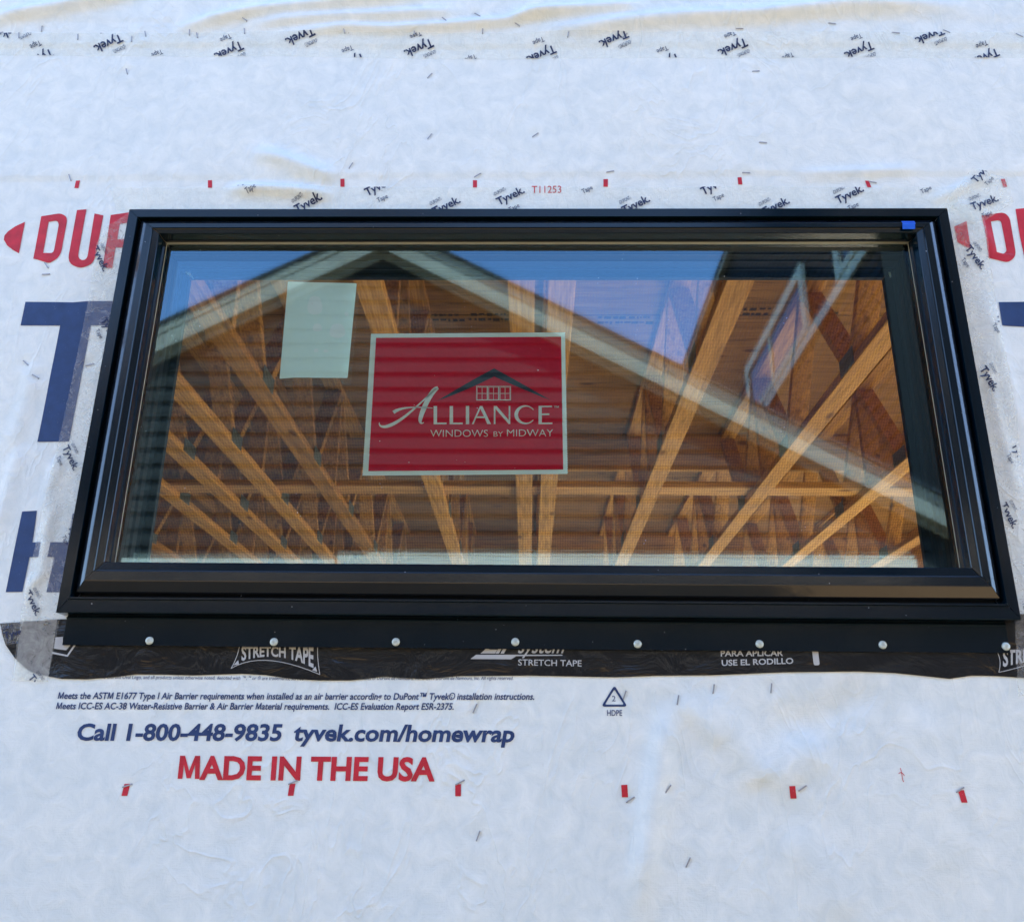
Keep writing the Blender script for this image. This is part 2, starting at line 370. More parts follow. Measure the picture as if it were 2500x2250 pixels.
# ------------------------------------------------------------------ flat shapes: outlines and lettering, given in photo pixels
def fill_curve(splines, res=4):
    cu = bpy.data.curves.new('outline', 'CURVE'); cu.dimensions = '2D'; cu.fill_mode = 'BOTH'; cu.resolution_u = res
    for pts in splines:
        s = cu.splines.new('POLY'); s.points.add(len(pts)-1); s.use_cyclic_u = True
        for p, q in zip(s.points, pts): p.co = (q[0], q[1], 0, 1)
    return curve_mesh(cu)
def curve_mesh(cu, mats=False):
    o = bpy.data.objects.new('outline', cu); COL.objects.link(o)
    dg = bpy.context.evaluated_depsgraph_get(); dg.update()
    me = bpy.data.meshes.new_from_object(o.evaluated_get(dg))
    bpy.data.objects.remove(o); bpy.data.curves.remove(cu)
    V = [(v.co.x, v.co.y) for v in me.vertices]; Fc = [tuple(p.vertices) for p in me.polygons]
    mi = [p.material_index for p in me.polygons]
    bpy.data.meshes.remove(me)
    return (V, Fc, mi) if mats else (V, Fc)
GLYPH = {}
def glyphs(body, weight=0.0, res=3, spacing=1.0):
    k = (body, weight, res, spacing)
    if k not in GLYPH:
        cu = bpy.data.curves.new('lettering', 'FONT'); cu.body = body; cu.size = 1; cu.offset = weight; cu.resolution_u = res
        cu.space_character = spacing; cu.fill_mode = 'FRONT'
        ms = [i for i, c in enumerate(body) if c == 'M'] if weight > 0.008 else []
        if ms:                                   # the heavy capital M is drawn from straight strokes
            cu.materials.append(None); cu.materials.append(None)
            for i in ms: cu.body_format[i].material_index = 1
        V, Fc, mi = curve_mesh(cu, True)
        if ms:
            used = [f for f, m in zip(Fc, mi) if m == 1]; Fc = [f for f, m in zip(Fc, mi) if m == 0]
            xs = sorted({i for f in used for i in f}, key=lambda i: V[i][0]); grp = []
            for i in xs:
                if grp and V[i][0]-max(V[j][0] for j in grp[-1]) < 0.34: grp[-1].append(i)
                else: grp.append([i])
            V = list(V); hc = cap(weight)
            for g in grp:
                a = min(V[i][0] for i in g); b = max(V[i][0] for i in g); t = 0.085+2*weight; c = (a+b)/2; e = t*0.62
                q = [(a, 0), (a+t*0.2, hc), (a+t*1.25, hc), (c, hc*0.34), (b-t*1.25, hc), (b-t*0.2, hc), (b, 0), (b-t, 0), (b-t*1.12, hc*0.62), (c+e*0.7, 0.02), (c-e*0.7, 0.02), (a+t*1.12, hc*0.62), (a+t, 0)]
                n0 = len(V); V += q
                Fc += [tuple(n0+i for i in f) for f in ((0, 12, 11, 1), (1, 11, 2), (11, 10, 3, 2), (10, 9, 3), (3, 9, 8, 4), (4, 8, 5), (8, 7, 6, 5))]
        GLYPH[k] = (V, Fc)
    return GLYPH[k]
CAPS = {}
def cap(weight):
    if weight not in CAPS:
        V = glyphs('H', weight)[0]; CAPS[weight] = max(v[1] for v in V)
    return CAPS[weight]
def plane_bm(V, Fc, fn, Y=0.0):
    bm = bmesh.new(); vv = []
    for u, v in V:
        px, py = fn(u, v); x, z = at(px, py, Y); vv.append(bm.verts.new((x, Y, z)))
    for f in Fc:
        try: bm.faces.new([vv[i] for i in f])
        except ValueError: pass
    bmesh.ops.remove_doubles(bm, verts=bm.verts[:], dist=1e-6)
    return bm
def up_front(bm):
    bm.normal_update()
    for f in bm.faces:
        if f.normal.y > 0: f.normal_flip()
def line_fn(V, p0, p1, cap_px, weight, shear=0.0):
    x0 = min(v[0] for v in V); x1 = max(v[0] for v in V); cp = cap(weight)
    d = np.array([p1[0]-p0[0], p1[1]-p0[1]], float); L = math.hypot(*d); d /= L; u_ = np.array([d[1], -d[0]])
    def fn(u, v):
        q = np.array(p0)+d*(u-x0)/(x1-x0)*L+(u_+d*shear)*v/cp*cap_px
        return q[0], q[1]
    return fn
def wall_text(name, body, p0, p1, cap_px, mat, parent, weight=0.0, shear=0.0, off=0.0006, cell=0.02, clip=None, res=3, warp=None, spacing=1.0):
    V, Fc = glyphs(body, weight, res, spacing)
    fn = warp(V) if warp else line_fn(V, p0, p1, cap_px, weight, shear)
    bm = plane_bm(V, Fc, fn)
    if clip: clip_to(bm, clip)
    if cell: dice(bm, cell)
    if not bm.faces: bm.free(); return None
    conform(bm, off); up_front(bm)
    return from_bm(name, bm, mat, parent)
def wall_shape(name, splines, mat, parent, off=0.0006, cell=0.015, clip=None):
    V, Fc = fill_curve([[(p[0]/1000, p[1]/1000) for p in s] for s in splines])
    bm = plane_bm(V, Fc, lambda u, v: (u*1000, v*1000))
    if clip: clip_to(bm, clip)
    dice(bm, cell); conform(bm, off); up_front(bm)
    return from_bm(name, bm, mat, parent, True)
def clip_to(bm, poly):            # keep what lies inside a convex outline given in photo pixels
    pts = [at(*p) for p in poly]; c = np.mean(pts, axis=0)
    for i in range(len(pts)):
        a, b = np.array(pts[i]), np.array(pts[(i+1) % len(pts)])
        n = np.array([b[1]-a[1], -(b[0]-a[0])])
        if np.dot(n, c-a) > 0: n = -n
        bmesh.ops.bisect_plane(bm, geom=bm.verts[:]+bm.edges[:]+bm.faces[:], plane_co=(a[0], 0, a[1]), plane_no=(n[0], 0, n[1]), clear_outer=True)
def rnd(poly, r=5, n=4):          # rounds every corner of an outline
    out = []
    for i in range(len(poly)):
        p = np.array(poly[i][:2], float); a = np.array(poly[i-1][:2], float); b = np.array(poly[(i+1) % len(poly)][:2], float)
        k = poly[i][2] if len(poly[i]) > 2 else r
        if k <= 0: out.append(tuple(p)); continue
        ra = min(k, np.linalg.norm(a-p)*0.48); rb = min(k, np.linalg.norm(b-p)*0.48)
        pa = p+(a-p)/np.linalg.norm(a-p)*ra; pb = p+(b-p)/np.linalg.norm(b-p)*rb
        for t in np.linspace(0, 1, n+1): out.append(tuple((1-t)**2*pa+2*t*(1-t)*p+t*t*pb))
    return out
def stroke(pts, w):               # a line of constant or listed width as an outline
    pts = np.array(pts, float); ws = np.full(len(pts), w/2.0) if np.isscalar(w) else np.array(w)/2.0
    t = np.gradient(pts, axis=0); t /= np.linalg.norm(t, axis=1)[:, None]; n = np.stack([-t[:, 1], t[:, 0]], 1)
    return [tuple(p) for p in pts+n*ws[:, None]]+[tuple(p) for p in (pts-n*ws[:, None])[::-1]]
def bez(p, n=14):
    p = [np.array(q, float) for q in p]; out = []
    for t in np.linspace(0, 1, n):
        q = p
        while len(q) > 1: q = [q[i]*(1-t)+q[i+1]*t for i in range(len(q)-1)]
        out.append(tuple(q[0]))
    return out

# ------------------------------------------------------------------ ground and our building
GZ = -1.8
bm = bmesh.new(); bmesh.ops.create_grid(bm, x_segments=40, y_segments=40, size=150)
for v in bm.verts: v.co.z = GZ-0.05
tag(from_bm('ground', bm, M['ground']), kind='structure')
tag(boxes('floor', [((-3.6, 0.16, GZ-0.04), (3.6, 10.2, GZ+0.02))], M['concrete']), kind='structure')

wall = empty('house_wall', (0, 0, GZ), 'wall covered in white building wrap printed with large red and navy lettering', 'wall')
def wpart(o): o.location = (0, 0, -GZ); return o
XL, XR, ZT = -3.6, 3.5, 2.2
OX, O0, O1 = W2-0.022, 0.03, H-0.010       # rough opening
wpart(boxes('sheathing', [((XL, 0.004, GZ), (-OX, 0.15, ZT)), ((OX, 0.004, GZ), (XR, 0.15, ZT)),
                          ((-OX, 0.004, GZ), (OX, 0.15, O0)), ((-OX, 0.004, O1), (OX, 0.15, ZT))], M['ply2'], wall))
gx = np.linspace(-1.1, 1.1, 420); gz = np.linspace(-0.55, 1.25, 344)
GX, GZZ = np.meshgrid(gx, gz); hh = hgt(GX.ravel(), GZZ.ravel())
verts = np.stack([GX.ravel(), -hh, GZZ.ravel()], 1).tolist()
nx = len(gx); faces = []
for j in range(len(gz)-1):
    for i in range(nx-1):
        if -OX < (gx[i]+gx[i+1])/2 < OX and O0 < (gz[j]+gz[j+1])/2 < O1: continue
        a = j*nx+i; faces.append((a, a+1, a+nx+1, a+nx))
for x0, x1, z0, z1 in ((XL, -1.1, GZ, ZT), (1.1, XR, GZ, ZT), (-1.1, 1.1, GZ, -0.55), (-1.1, 1.1, 1.25, ZT)):
    b = len(verts); verts += [(x0, 0, z0), (x1, 0, z0), (x1, 0, z1), (x0, 0, z1)]; faces.append((b, b+1, b+2, b+3))
wpart(mesh('house_wrap', verts, faces, M['wrap'], wall, True))

# printing on the wrap
def W_(*a, **k):
    o = wall_text('printed_lettering', *a, parent=wall, **k)
    return wpart(o)
W_('Meets the ASTM E1677 Type I Air Barrier requirements when installed as an air barrier according to DuPont\u2122 Tyvek\u00ae installation instructions.',
   (147, 1706), (1304, 1708), 16, M['navy'], weight=0.020, shear=0.2, cell=0.05)
W_('Meets ICC-ES AC-38 Water-Resistive Barrier & Air Barrier Material requirements.  ICC-ES Evaluation Report ESR-2375.',
   (143, 1731), (1108, 1732), 16, M['navy'], weight=0.020, shear=0.2, cell=0.05)
W_('Call 1-800-448-9835', (192, 1806), (687, 1807), 40, M['navy'], weight=0.030, shear=0.17)
W_('tyvek.com/homewrap', (716, 1807), (1254, 1810), 40, M['navy'], weight=0.030, shear=0.17)
W_('MADE IN THE USA', (437, 1900), (1062, 1904), 56, M['red'], weight=0.034, shear=0.06)
W_('The DuPont Oval Logo, and all products unless otherwise noted, denoted with \u2122, \u2120 or \u00ae are trademarks, service', (246, 1657), (742, 1660), 8.5, M['navy'], shear=0.2, cell=0.05)
W_('trademarks of affiliates of DuPont de Nemours, Inc. \u00a9 2019 DuPont de Nemours, Inc. All rights reserved.', (812, 1659), (1253, 1660), 8.5, M['navy'], shear=0.2, cell=0.05)
W_('T11253', (1298, 476), (1370, 476), 17, M['red'], weight=0.0)
W_('HDPE', (1481, 1747), (1518, 1747), 14, M['navy'], weight=0.01)
W_('2', (1493, 1712), (1502, 1712), 13, M['navy'])
tri = [(1499, 1673), (1531, 1725), (1467, 1725)]; tin = [(1499, 1683), (1522, 1720), (1476, 1720)]
wpart(wall_shape('recycling_symbol', [rnd(tri, 9), rnd(tin, 4)], M['navy'], wall))
def W_shape(sp, m, name='printed_letter'): return wpart(wall_shape(name, sp, m, wall))
W_shape([[(64, 545), (40, 556), (22, 568), (13.5, 578), (12, 588), (20, 602), (34, 613), (48.5, 621)]], M['red'])
W_shape([rnd([(104, 532, 0), (150, 525, 6), (169, 534, 16), (150.6, 632, 20), (124, 646, 6), (84, 634.5, 0)]),
         rnd([(122, 545.5, 0), (143, 542.5, 7), (147, 552, 4), (134, 622, 8), (108.4, 621, 0)])], M['red'])
W_shape([rnd([(191.4, 517.3, 0), (214.6, 515.6, 0), (193.5, 632, 10), (204, 641, 8), (216.5, 636, 10), (234.4, 526, 0), (256, 531, 0), (234, 647, 22), (200, 660, 14), (168, 646, 22)])], M['red'])
W_shape([rnd([(274, 530, 0), (330, 522, 0), (330, 609, 0), (286, 609, 0), (277, 660, 0), (254.4, 656, 0)]), [(296, 552), (320, 548), (320, 588), (290, 589)]], M['red'])
W_shape([[(64.5, 739), (140, 740), (180, 741), (218, 738), (300, 738), (300, 797), (224, 797), (170.4, 1079), (93.3, 1080), (149, 797), (52.7, 796.8)]], M['navy'])
W_shape([[(58.5, 1250.6), (95, 1248.6), (84, 1325.8), (170, 1325), (180, 1255), (215, 1250), (186, 1447), (118, 1447), (137, 1362), (77, 1361.8), (60, 1446.4), (19, 1446.8)]], M['navy'])
W_shape([[(2326, 558), (2355.6, 545), (2366, 612), (2350, 606), (2334, 596)]], M['red'])
W_shape([rnd([(2391.7, 532, 0), (2447, 523, 12), (2461, 536, 10), (2477, 630, 16), (2457, 646, 10), (2409, 634.7, 0)]),
         rnd([(2414.9, 546, 0), (2436, 542, 7), (2440.5, 549, 4), (2453.5, 618, 6), (2446, 625, 4), (2428.6, 621, 0)])], M['red'])
W_shape([rnd([(2475.2, 515.2, 0), (2497, 513, 0), (2516, 625, 8), (2530, 640, 0), (2530, 665, 0), (2500, 648, 16), (2485, 578, 0)])], M['red'])
W_shape([[(2434, 741.5), (2580, 740), (2580, 801), (2500, 801.6), (2442.4, 798.7)]], M['navy'])
for px, py, hh_, ww, sk in [(312, 1927, 29, 14, -3), (714, 1927, 29, 14, -2), (1119, 1928, 29, 14, 0), (1524, 1930, 30, 15, 1), (1932, 1933, 30, 15, 2), (2345, 1943, 30, 15, 4),
                            (838, 453, 19, 10, 0), (1160, 454, 18, 10, 0), (1478, 452, 18, 11, 0), (1804, 449, 17, 10, 1), (2117, 454, 16, 10, 3), (2447, 452, 19, 10, 3), (192, 455, 18, 10, -2), (515, 454, 18, 10, 0)]:
    W_shape([[(px-ww/2-sk, py-hh_/2), (px+ww/2-sk, py-hh_/2-0.5), (px+ww/2+sk, py+hh_/2), (px-ww/2+sk, py+hh_/2)]], M['red'], 'stud_mark')
for k, pts in enumerate([[(2193, 1874), (2199, 1890), (2196, 1902), (2202, 1908)], [(2189, 1888), (2196, 1880), (2203, 1893)]]):
    W_shape([stroke(bez(pts, 8), 1.5)], M['red'], 'red_scuff')

# ------------------------------------------------------------------ the tapes
TP = {}
def tape(poly, label, off, name='flashing_tape', mat='tape', cat='tape', group=None):
    o = wall_shape(name, [poly], M[mat], None, off, 0.010)
    return tag(o, label, cat, group)
G_T = 'clear tapes around the window'
seam_poly = [(-60, 90), (1250, 90), (2560, 88), (2560, 150), (1250, 152), (-60, 142)]
seam = tape(seam_poly, 'long clear seam tape across the top with upside-down navy lettering', 0.0010, 'seam_tape', 'seamtape', group=G_T)
top_poly = [(270, 464), (1250, 462), (2340, 462), (2330, 520), (1250, 520), (290, 520)]
topt = tape(top_poly, 'clear tape strip along the head of the black window, lettering upright', 0.0011, 'flashing_tape', 'seamtape', group=G_T)
right_poly = [(2310, 505), (2392, 500), (2425, 730), (2488, 1110), (2560, 1580), (2545, 1700), (2478, 1700), (2470, 1500), (2385, 1000)]
rightt = tape(right_poly, 'wrinkled clear tape down the right jamb of the window', 0.0016, group=G_T)
left_poly = [(262, 560), (330, 520), (320, 620), (200, 1160), (152, 1510), (124, 1664), (36, 1662), (56, 1500), (146, 1078), (218.5, 738), (240, 600)]
leftt = tape(left_poly, 'clear tape down the left jamb of the window over the navy letters', 0.0016, group=G_T)
patch_poly = [(2292, 512), (2368, 418), (2452, 440), (2470, 500), (2400, 545), (2335, 560)]
patch = tape(patch_poly, 'slanted clear tape patch at the upper right window corner', 0.0022, group=G_T)
left2 = tape([(60, 1500), (146, 1514), (124, 1664), (42, 1660)], 'mottled clear tape strip doubled over the left end of the black tape', 0.0021, 'flashing_tape', 'thicktape', group=G_T)
pl_poly = [(6, 1522), (66, 1512), (52, 1572), (22, 1576)]
pleft = tape(pl_poly, 'small clear tape scrap on the rounded left end of the black tape', 0.0024, group=G_T)
def block(o, clip, s, ang, L, off, parts='dTt', k=1.0):
    """one printed mark of the tape: word starting at s, reading direction ang (image degrees, y down), word length L"""
    a = math.radians(ang); d = np.array([math.cos(a), math.sin(a)]); u_ = np.array([d[1], -d[0]])
    P = lambda u, v: tuple(np.array(s)+d*u*L+u_*v*L*k)
    for c, body, u0, u1, v, ch, w in (('T', 'Tyvek.', 0, 1.0, 0, 0.27, 0.022), ('t', 'Tape', 0.24, 0.62, -0.36, 0.155, 0.004), ('d', '\u2039DUPONT\u203a', 0.02, 0.46, 0.36, 0.12, 0.006)):
        if c in parts:
            wall_text('printed_lettering', body, P(u0, v), P(u1, v), ch*L*k, M['tnavy'], o, w, 0.0, off, 0.02, clip, 2)
SB = [(73, 62), (130, 126), (300, 93), (425, 146), (593, 112), (767, 80), (888, 137), (1054, 103), (1187, 156), (1352, 119), (1528, 84), (1653, 139), (1817, 103), (1958, 155), (2123, 112), (2295, 76), (2429, 126)]
sc = [(-60, 91), (2560, 89), (2560, 149), (1250, 151), (-60, 141)]
for s in SB: block(seam, sc, s, 157, 74, 0.0016)
tc_ = [(270, 464), (1250, 462), (2340, 462), (2330, 520), (290, 520)]
for s in [(580, 468), (727, 527), (898, 486), (1062, 532), (1218, 508), (1396, 464), (1523, 528), (1715, 483), (1862, 534), (2043, 504), (2220, 464)]: block(topt, tc_, s, -27, 72, 0.0017)
rc = [(2310, 505), (2392, 500), (2425, 730), (2488, 1110), (2560, 1580), (2530, 1700)]
rcl = rc+[(2440, 1300), (2385, 1000)]
for s, a in [((2350, 613), 52), ((2424, 775), 55), ((2386, 905), 60), ((2463, 1090), 61), ((2436, 1235), 62), ((2500, 1450), 63)]: block(rightt, rc, s, a, 66, 0.0022)
lc = [(330, 520), (240, 600), (218.5, 738), (146, 1078), (56, 1500), (36, 1662), (124, 1664), (152, 1510), (320, 620)]
lcc = [(330, 520), (242, 600), (36, 1662), (128, 1668), (190, 1500), (330, 620)]
for s, a in [((228, 612), 63), ((248, 785), 60), ((155, 1094), 64), ((170, 1288), 64), ((66, 1448), 64), ((76, 1655), 53)]: block(leftt, lcc, s, a, 64, 0.0022)
block(patch, patch_poly[:1]+[(2368, 418), (2452, 440), (2470, 500), (2400, 545)], (2376, 458), -48, 66, 0.0028, 'Tt')
block(patch, [(2292, 512), (2368, 418), (2500, 440), (2500, 520), (2400, 545)], (2368, 522), -21, 70, 0.0028)
block(pleft, pl_poly, (20, 1562), -17, 60, 0.0030)

# black stretch tape under the sill
bt_low = [(6, 1523), (12, 1550), (20, 1575), (43, 1608), (79, 1640), (125, 1652), (158, 1658), (218, 1659), (277, 1654), (336, 1647), (400, 1647), (475, 1649), (593, 1645), (650, 1648), (712, 1657), (779, 1661), (858, 1661), (937, 1652), (1036, 1658),
          (1115, 1651), (1293, 1650), (1500, 1654), (1600, 1650), (1733, 1649), (1912, 1642), (2090, 1640), (2179, 1644), (2268, 1653), (2312, 1658), (2366, 1650), (2423, 1651), (2500, 1656), (2580, 1660)]
bt_poly = bt_low+[(2580, 1500), (2470, 1500), (1250, 1496), (147, 1513), (79, 1518)]
black = tape(bt_poly, 'crinkled black stretch tape with silver lettering under the window sill', 0.0013, 'stretch_tape', 'stretch')
def B_(body, p0, p1, c, **k): return wall_text('printed_lettering', body, p0, p1, c, M['silver'], black, off=0.0018, **k)
def warp_badge(x0, x1, top, bot):
    def mk(V):
        a = min(v[0] for v in V); b = max(v[0] for v in V); cp = max(v[1] for v in V)
        def fn(u, v):
            t = (u-a)/(b-a); yt = np.polyval(top, t); yb = np.polyval(bot, t)
            return x0+(x1-x0)*t, yb+(yt-yb)*v/cp
        return fn
    return mk
B_('STRETCH TAPE', None, None, 0, weight=0.03, warp=warp_badge(592, 767, np.polyfit([0, .5, 1], [1577, 1578, 1579], 2), np.polyfit([0, .5, 1], [1613, 1603, 1629], 2)))
B_('STRETCH', None, None, 0, weight=0.03, warp=warp_badge(2441, 2560, np.polyfit([0, .5, 1], [1588, 1586, 1586], 2), np.polyfit([0, .3, 1], [1628, 1620, 1612], 2)))
def B_shape(sp, name='printed_badge'): return wall_shape(name, sp, M['silver'], black, 0.0018, 0.012)
for pts in ([(587, 1578), (582, 1606), (566.6, 1632)], [(566.6, 1632), (620, 1600), (690, 1607), (782.6, 1646.6)], [(782.6, 1646.6), (776, 1610), (777, 1578)],
            [(2424, 1588), (2440, 1612), (2431, 1642)], [(2431, 1642), (2462, 1636), (2500, 1624)]):
    B_shape([stroke(bez(pts, 12), 1.6)])
B_shape([[(572, 1624), (584, 1612), (586, 1622)]]); B_shape([[(776, 1640), (764, 1636), (772, 1627)]])
B_('ZIP', (1175, 1594), (1248, 1594.5), 44, weight=0.035, shear=0.55)
B_('system', (1264, 1595), (1374, 1595), 36, weight=0.01, shear=0.35)
B_shape([[(1149, 1609.6), (1163, 1599.3), (1372.6, 1599.3), (1372, 1601.7), (1261, 1602.6), (1248, 1610.4)]])
B_('STRETCH TAPE', (1265, 1625), (1419, 1627.5), 14.6, weight=0.008)
B_('PARA APLICAR', (1757, 1603), (1908, 1602), 14, weight=0.022); B_('USE EL RODILLO', (1759.5, 1626), (1933, 1621), 14, weight=0.022)
B_shape([rnd([(1978, 1590), (1981, 1587), (1990, 1587), (1993, 1591), (1996.5, 1622), (1994, 1625), (1984, 1625), (1982, 1622)], 2)])
B_shape([[(142, 1557), (160, 1556), (160, 1575), (179, 1575.6), (168, 1588.5), (138.5, 1584.5)]]); B_shape([stroke([(134, 1594.5), (171, 1602), (191, 1573)], 4.5)])

# ------------------------------------------------------------------ the window
win = empty('awning_window', (0, 0, 0), 'black framed awning window set in the wrapped wall with a red sign behind its glass', 'window')
def top_in(s): return s*0.85 if s < 0.0262 else 0.0223+(s-0.0262)*0.62      # the head rail is slimmer than the sill rail
def sweep(name, prof, mat, parent, cap_ends=0.0004, sides=(0, 1, 2, 3)):
    """a closed mitred rectangle; prof = list of (inset, y)"""
    vs, fs = [], []
    for side in range(4):
        for e in (0, 1):
            for s, y in prof:
                x0, x1, z0, z1 = -W2+s*0.855, W2-s*0.855, s*1.065, H-top_in(s); g = cap_ends
                cs = [(x0+g, z0), (x1-g, z0), (x1, z0+g), (x1, z1-g), (x1-g, z1), (x0+g, z1), (x0, z1-g), (x0, z0+g)]
                c = cs[side*2+e]; vs.append((c[0], y, c[1]))
        if side not in sides: continue
        n = len(prof); b = side*2*n
        for i in range(n-1): fs.append((b+i, b+i+1, b+n+i+1, b+n+i))
    me = bpy.data.meshes.new(name); me.from_pydata(vs, [], fs); me.update()
    return link(name, me, mat, parent)
sweep('frame', [(0, 0.004), (0, -0.027), (0.0012, -0.0285), (0.0155, -0.0285), (0.0162, -0.0305), (0.0185, -0.0305), (0.0192, -0.029), (0.0192, -0.014), (0.0262, -0.014)], M['frame'], win)
sweep('sash', [(0.0375, -0.0335), (0.0385, -0.0339), (0.0495, -0.0339), (0.0505, -0.0326), (0.0505, -0.0316), (0.0515, -0.0312),
               (0.0610, -0.0300), (0.0618, -0.0290), (0.0618, -0.0120), (0.0650, -0.0110), (0.0650, 0.004)], M['sash'], win)
sweep('bevel_trim', [(0.0245, -0.012), (0.0245, -0.0262), (0.0258, -0.0275), (0.0375, -0.0336)], M['trim'], win, 0.0004)
sweep('glazing_bead', [(0.0640, -0.0098), (0.0654, -0.0098), (0.0660, -0.0090), (0.0660, -0.004)], M['gasket'], win, 0.0, (2,))
sweep('glazing_bead', [(0.0644, -0.0068), (0.0654, -0.0066), (0.0657, -0.0056)], M['gasket'], win, 0.0, (0, 1, 3))
GI = 0.0655
def pane_at(name, y, mat, tilt=0.0):
    o = mesh(name, [(-W2+GI*0.86, 0, GI*1.06-H/2), (W2-GI*0.86, 0, GI*1.06-H/2), (W2-GI*0.86, 0, H/2-top_in(GI)), (-W2+GI*0.86, 0, H/2-top_in(GI))], [(0, 1, 2, 3)], mat, win)
    o.location = (0, y, H/2); o.rotation_euler = (tilt, 0, 0); return o
pane_at('glass_pane', -0.006, M['glass']); pane_at('glass_pane', 0.010, M['glass2'], R_(0.22))
sweep('jamb_liner', [(0.064, 0.004), (0.064, 0.016), (0.052, 0.018), (0.052, 0.030), (0.055, 0.034), (0.052, 0.038), (0.052, 0.050), (0.055, 0.054), (0.052, 0.058), (0.052, 0.072), (0.056, 0.076), (0.053, 0.080), (0.053, 0.100), (0.03, 0.101)], M['liner'], win, 0.0)
sweep('screen_frame', [(0.0525, 0.094), (0.0525, 0.0905), (0.0630, 0.0900), (0.0640, 0.091), (0.0640, 0.099)], M['liner'], win, sides=(2,))
sweep('screen_frame', [(0.0525, 0.094), (0.0525, 0.0905), (0.0540, 0.0900), (0.0545, 0.091), (0.0545, 0.099)], M['liner'], win, sides=(0,))
sweep('screen_frame', [(0.0525, 0.094), (0.0525, 0.0895), (0.0640, 0.0890), (0.0655, 0.090), (0.0655, 0.099)], M['liner'], win, sides=(1, 3))
for pts in ([(440, 651), (466, 652), (462, 662), (472, 680), (452, 664)], [(2166, 652), (2192, 660), (2174, 678)]):
    bm = bmesh.new(); f = [bm.verts.new((at(*p, 0.086)[0], 0.0, at(*p, 0.086)[1])) for p in pts]; q = bm.faces.new(f)
    g = bmesh.ops.extrude_face_region(bm, geom=[q]); bmesh.ops.translate(bm, vec=(0, 0.0015, 0), verts=[v for v in g['geom'] if isinstance(v, bmesh.types.BMVert)])
    bmesh.ops.recalc_face_normals(bm, faces=bm.faces[:]); o = from_bm('screen_clip', bm, M['paper'], win); o.location = (0, 0.086, 0)
si = 0.0540
scr = mesh('insect_screen', [(-W2+si*0.86, 0, si*1.06), (W2-si*0.86, 0, si*1.06), (W2-si*0.86, 0, H-top_in(si)), (-W2+si*0.86, 0, H-top_in(si))], [(0, 1, 2, 3)], M['screen'], win); scr.location = (0, 0.096, 0)
# the flange below the frame with its screws
FX0, FX1 = -0.603, 0.598
fin = mesh('nail_fin', [(FX0, -0.009, 0.012), (FX1, -0.009, 0.012), (FX1, -0.009, -0.001), (FX0, -0.009, -0.001), (FX1, -0.0125, -0.0035), (FX0, -0.0125, -0.0035),
                        (FX1, -0.0105, -0.0055), (FX0, -0.0105, -0.0055), (FX1, -0.0105, -0.0385), (FX0, -0.0105, -0.0385), (FX1, -0.003, -0.0385), (FX0, -0.003, -0.0385)],
           [(0, 3, 2, 1), (3, 5, 4, 2), (5, 7, 6, 4), (7, 9, 8, 6), (9, 11, 10, 8)], M['frame'], win)
prof = [(0, -0.0022), (0.0012, -0.0021), (0.0018, -0.0030), (0.0036, -0.0026), (0.0048, -0.0015), (0.0052, 0.0)]
bm = bmesh.new(); rings = []
for r, y in prof:
    if r == 0: rings.append([bm.verts.new((0, y, 0))]); continue
    rings.append([bm.verts.new((r*math.cos(t*math.tau/20), y, r*math.sin(t*math.tau/20))) for t in range(20)])
for a, b in zip(rings, rings[1:]):
    for i in range(20):
        j = (i+1) % 20
        bm.faces.new([a[0], b[j], b[i]] if len(a) == 1 else [a[i], a[j], b[j], b[i]])
box_bm(bm, (-0.0016, -0.0029, -0.00035), (0.0016, -0.0019, 0.00035)); box_bm(bm, (-0.00035, -0.00285, -0.0016), (0.00035, -0.0019, 0.0016))
bmesh.ops.recalc_face_normals(bm, faces=bm.faces[:])
me_s = bpy.data.meshes.new('screw'); bm.to_mesh(me_s); bm.free(); me_s.materials.append(M['zinc'])
for px, py in [(364, 1563), (668, 1566), (966, 1566), (1258, 1566), (1557, 1571), (1855, 1571), (2156, 1573), (2457, 1577)]:
    x, z = at(px, py, -0.012); s = link('screw', me_s, None, fin); s.location = (x, -0.0106, z); s.rotation_euler = (0, random.uniform(0, 3), 0)

# stickers behind the glass, paper tape on the sash
SY = -0.0025
sign = empty('window_sign', (0, SY, 0.3), 'red sign with white border, roof emblem and white lettering behind the glass', 'sign')
def flat(name, splines, mat, dy, parent=sign):
    V, Fc = fill_curve([[(p[0]/1000, p[1]/1000) for p in s] for s in splines])
    bm = plane_bm(V, Fc, lambda u, v: (u*1000, v*1000), SY)
    for v in bm.verts: v.co.y = -dy
    for v in bm.verts: v.co.z -= 0.3
    up_front(bm)
    if parent is None:
        o = from_bm(name, bm, mat); o.location = (0, SY, 0.3); return o
    return from_bm(name, bm, mat, parent)
S = lambda x, y: (850+x/3.486, 780+y/3.486)         # a measured close-up of the sign
def SS(pts): return [S(*p) for p in pts]
edge = [(195, 122), (1845, 110)]
n = 60
for i in range(n):
    t = (i+0.5)/n; x = 1845+23*t; y = 110+1203*t; edge += [(x+4, y-5), (x-4, y+5)]
edge += [(1868, 1313), (122, 1328)]
for i in range(n):
    t = 1-(i+0.5)/n; x = 195-73*t; y = 122+1206*t; edge += [(x-2, y+4), (x+2, y-4)]
flat('sign_sheet', [SS(edge)], M['paper'], 0.0002)
flat('red_panel', [SS([(238, 157), (1812, 148), (1830, 1277), (172, 1290)])], M['signred'], 0.0006)
roofp = bez([(762, 692), (1000, 545), (1243, 418)], 8)+bez([(1243, 418), (1480, 545), (1725, 690)], 8)[1:]+bez([(1725, 690), (1490, 600), (1243, 487)], 8)[1:]+bez([(1243, 487), (990, 615), (762, 692)], 8)[1:-1]
flat('roof_emblem', [SS(roofp)], M['signdark'], 0.0010)
def rect(x0, y0, x1, y1): return SS([(x0, y0), (x1, y0), (x1, y1), (x0, y1)])
wnd = []
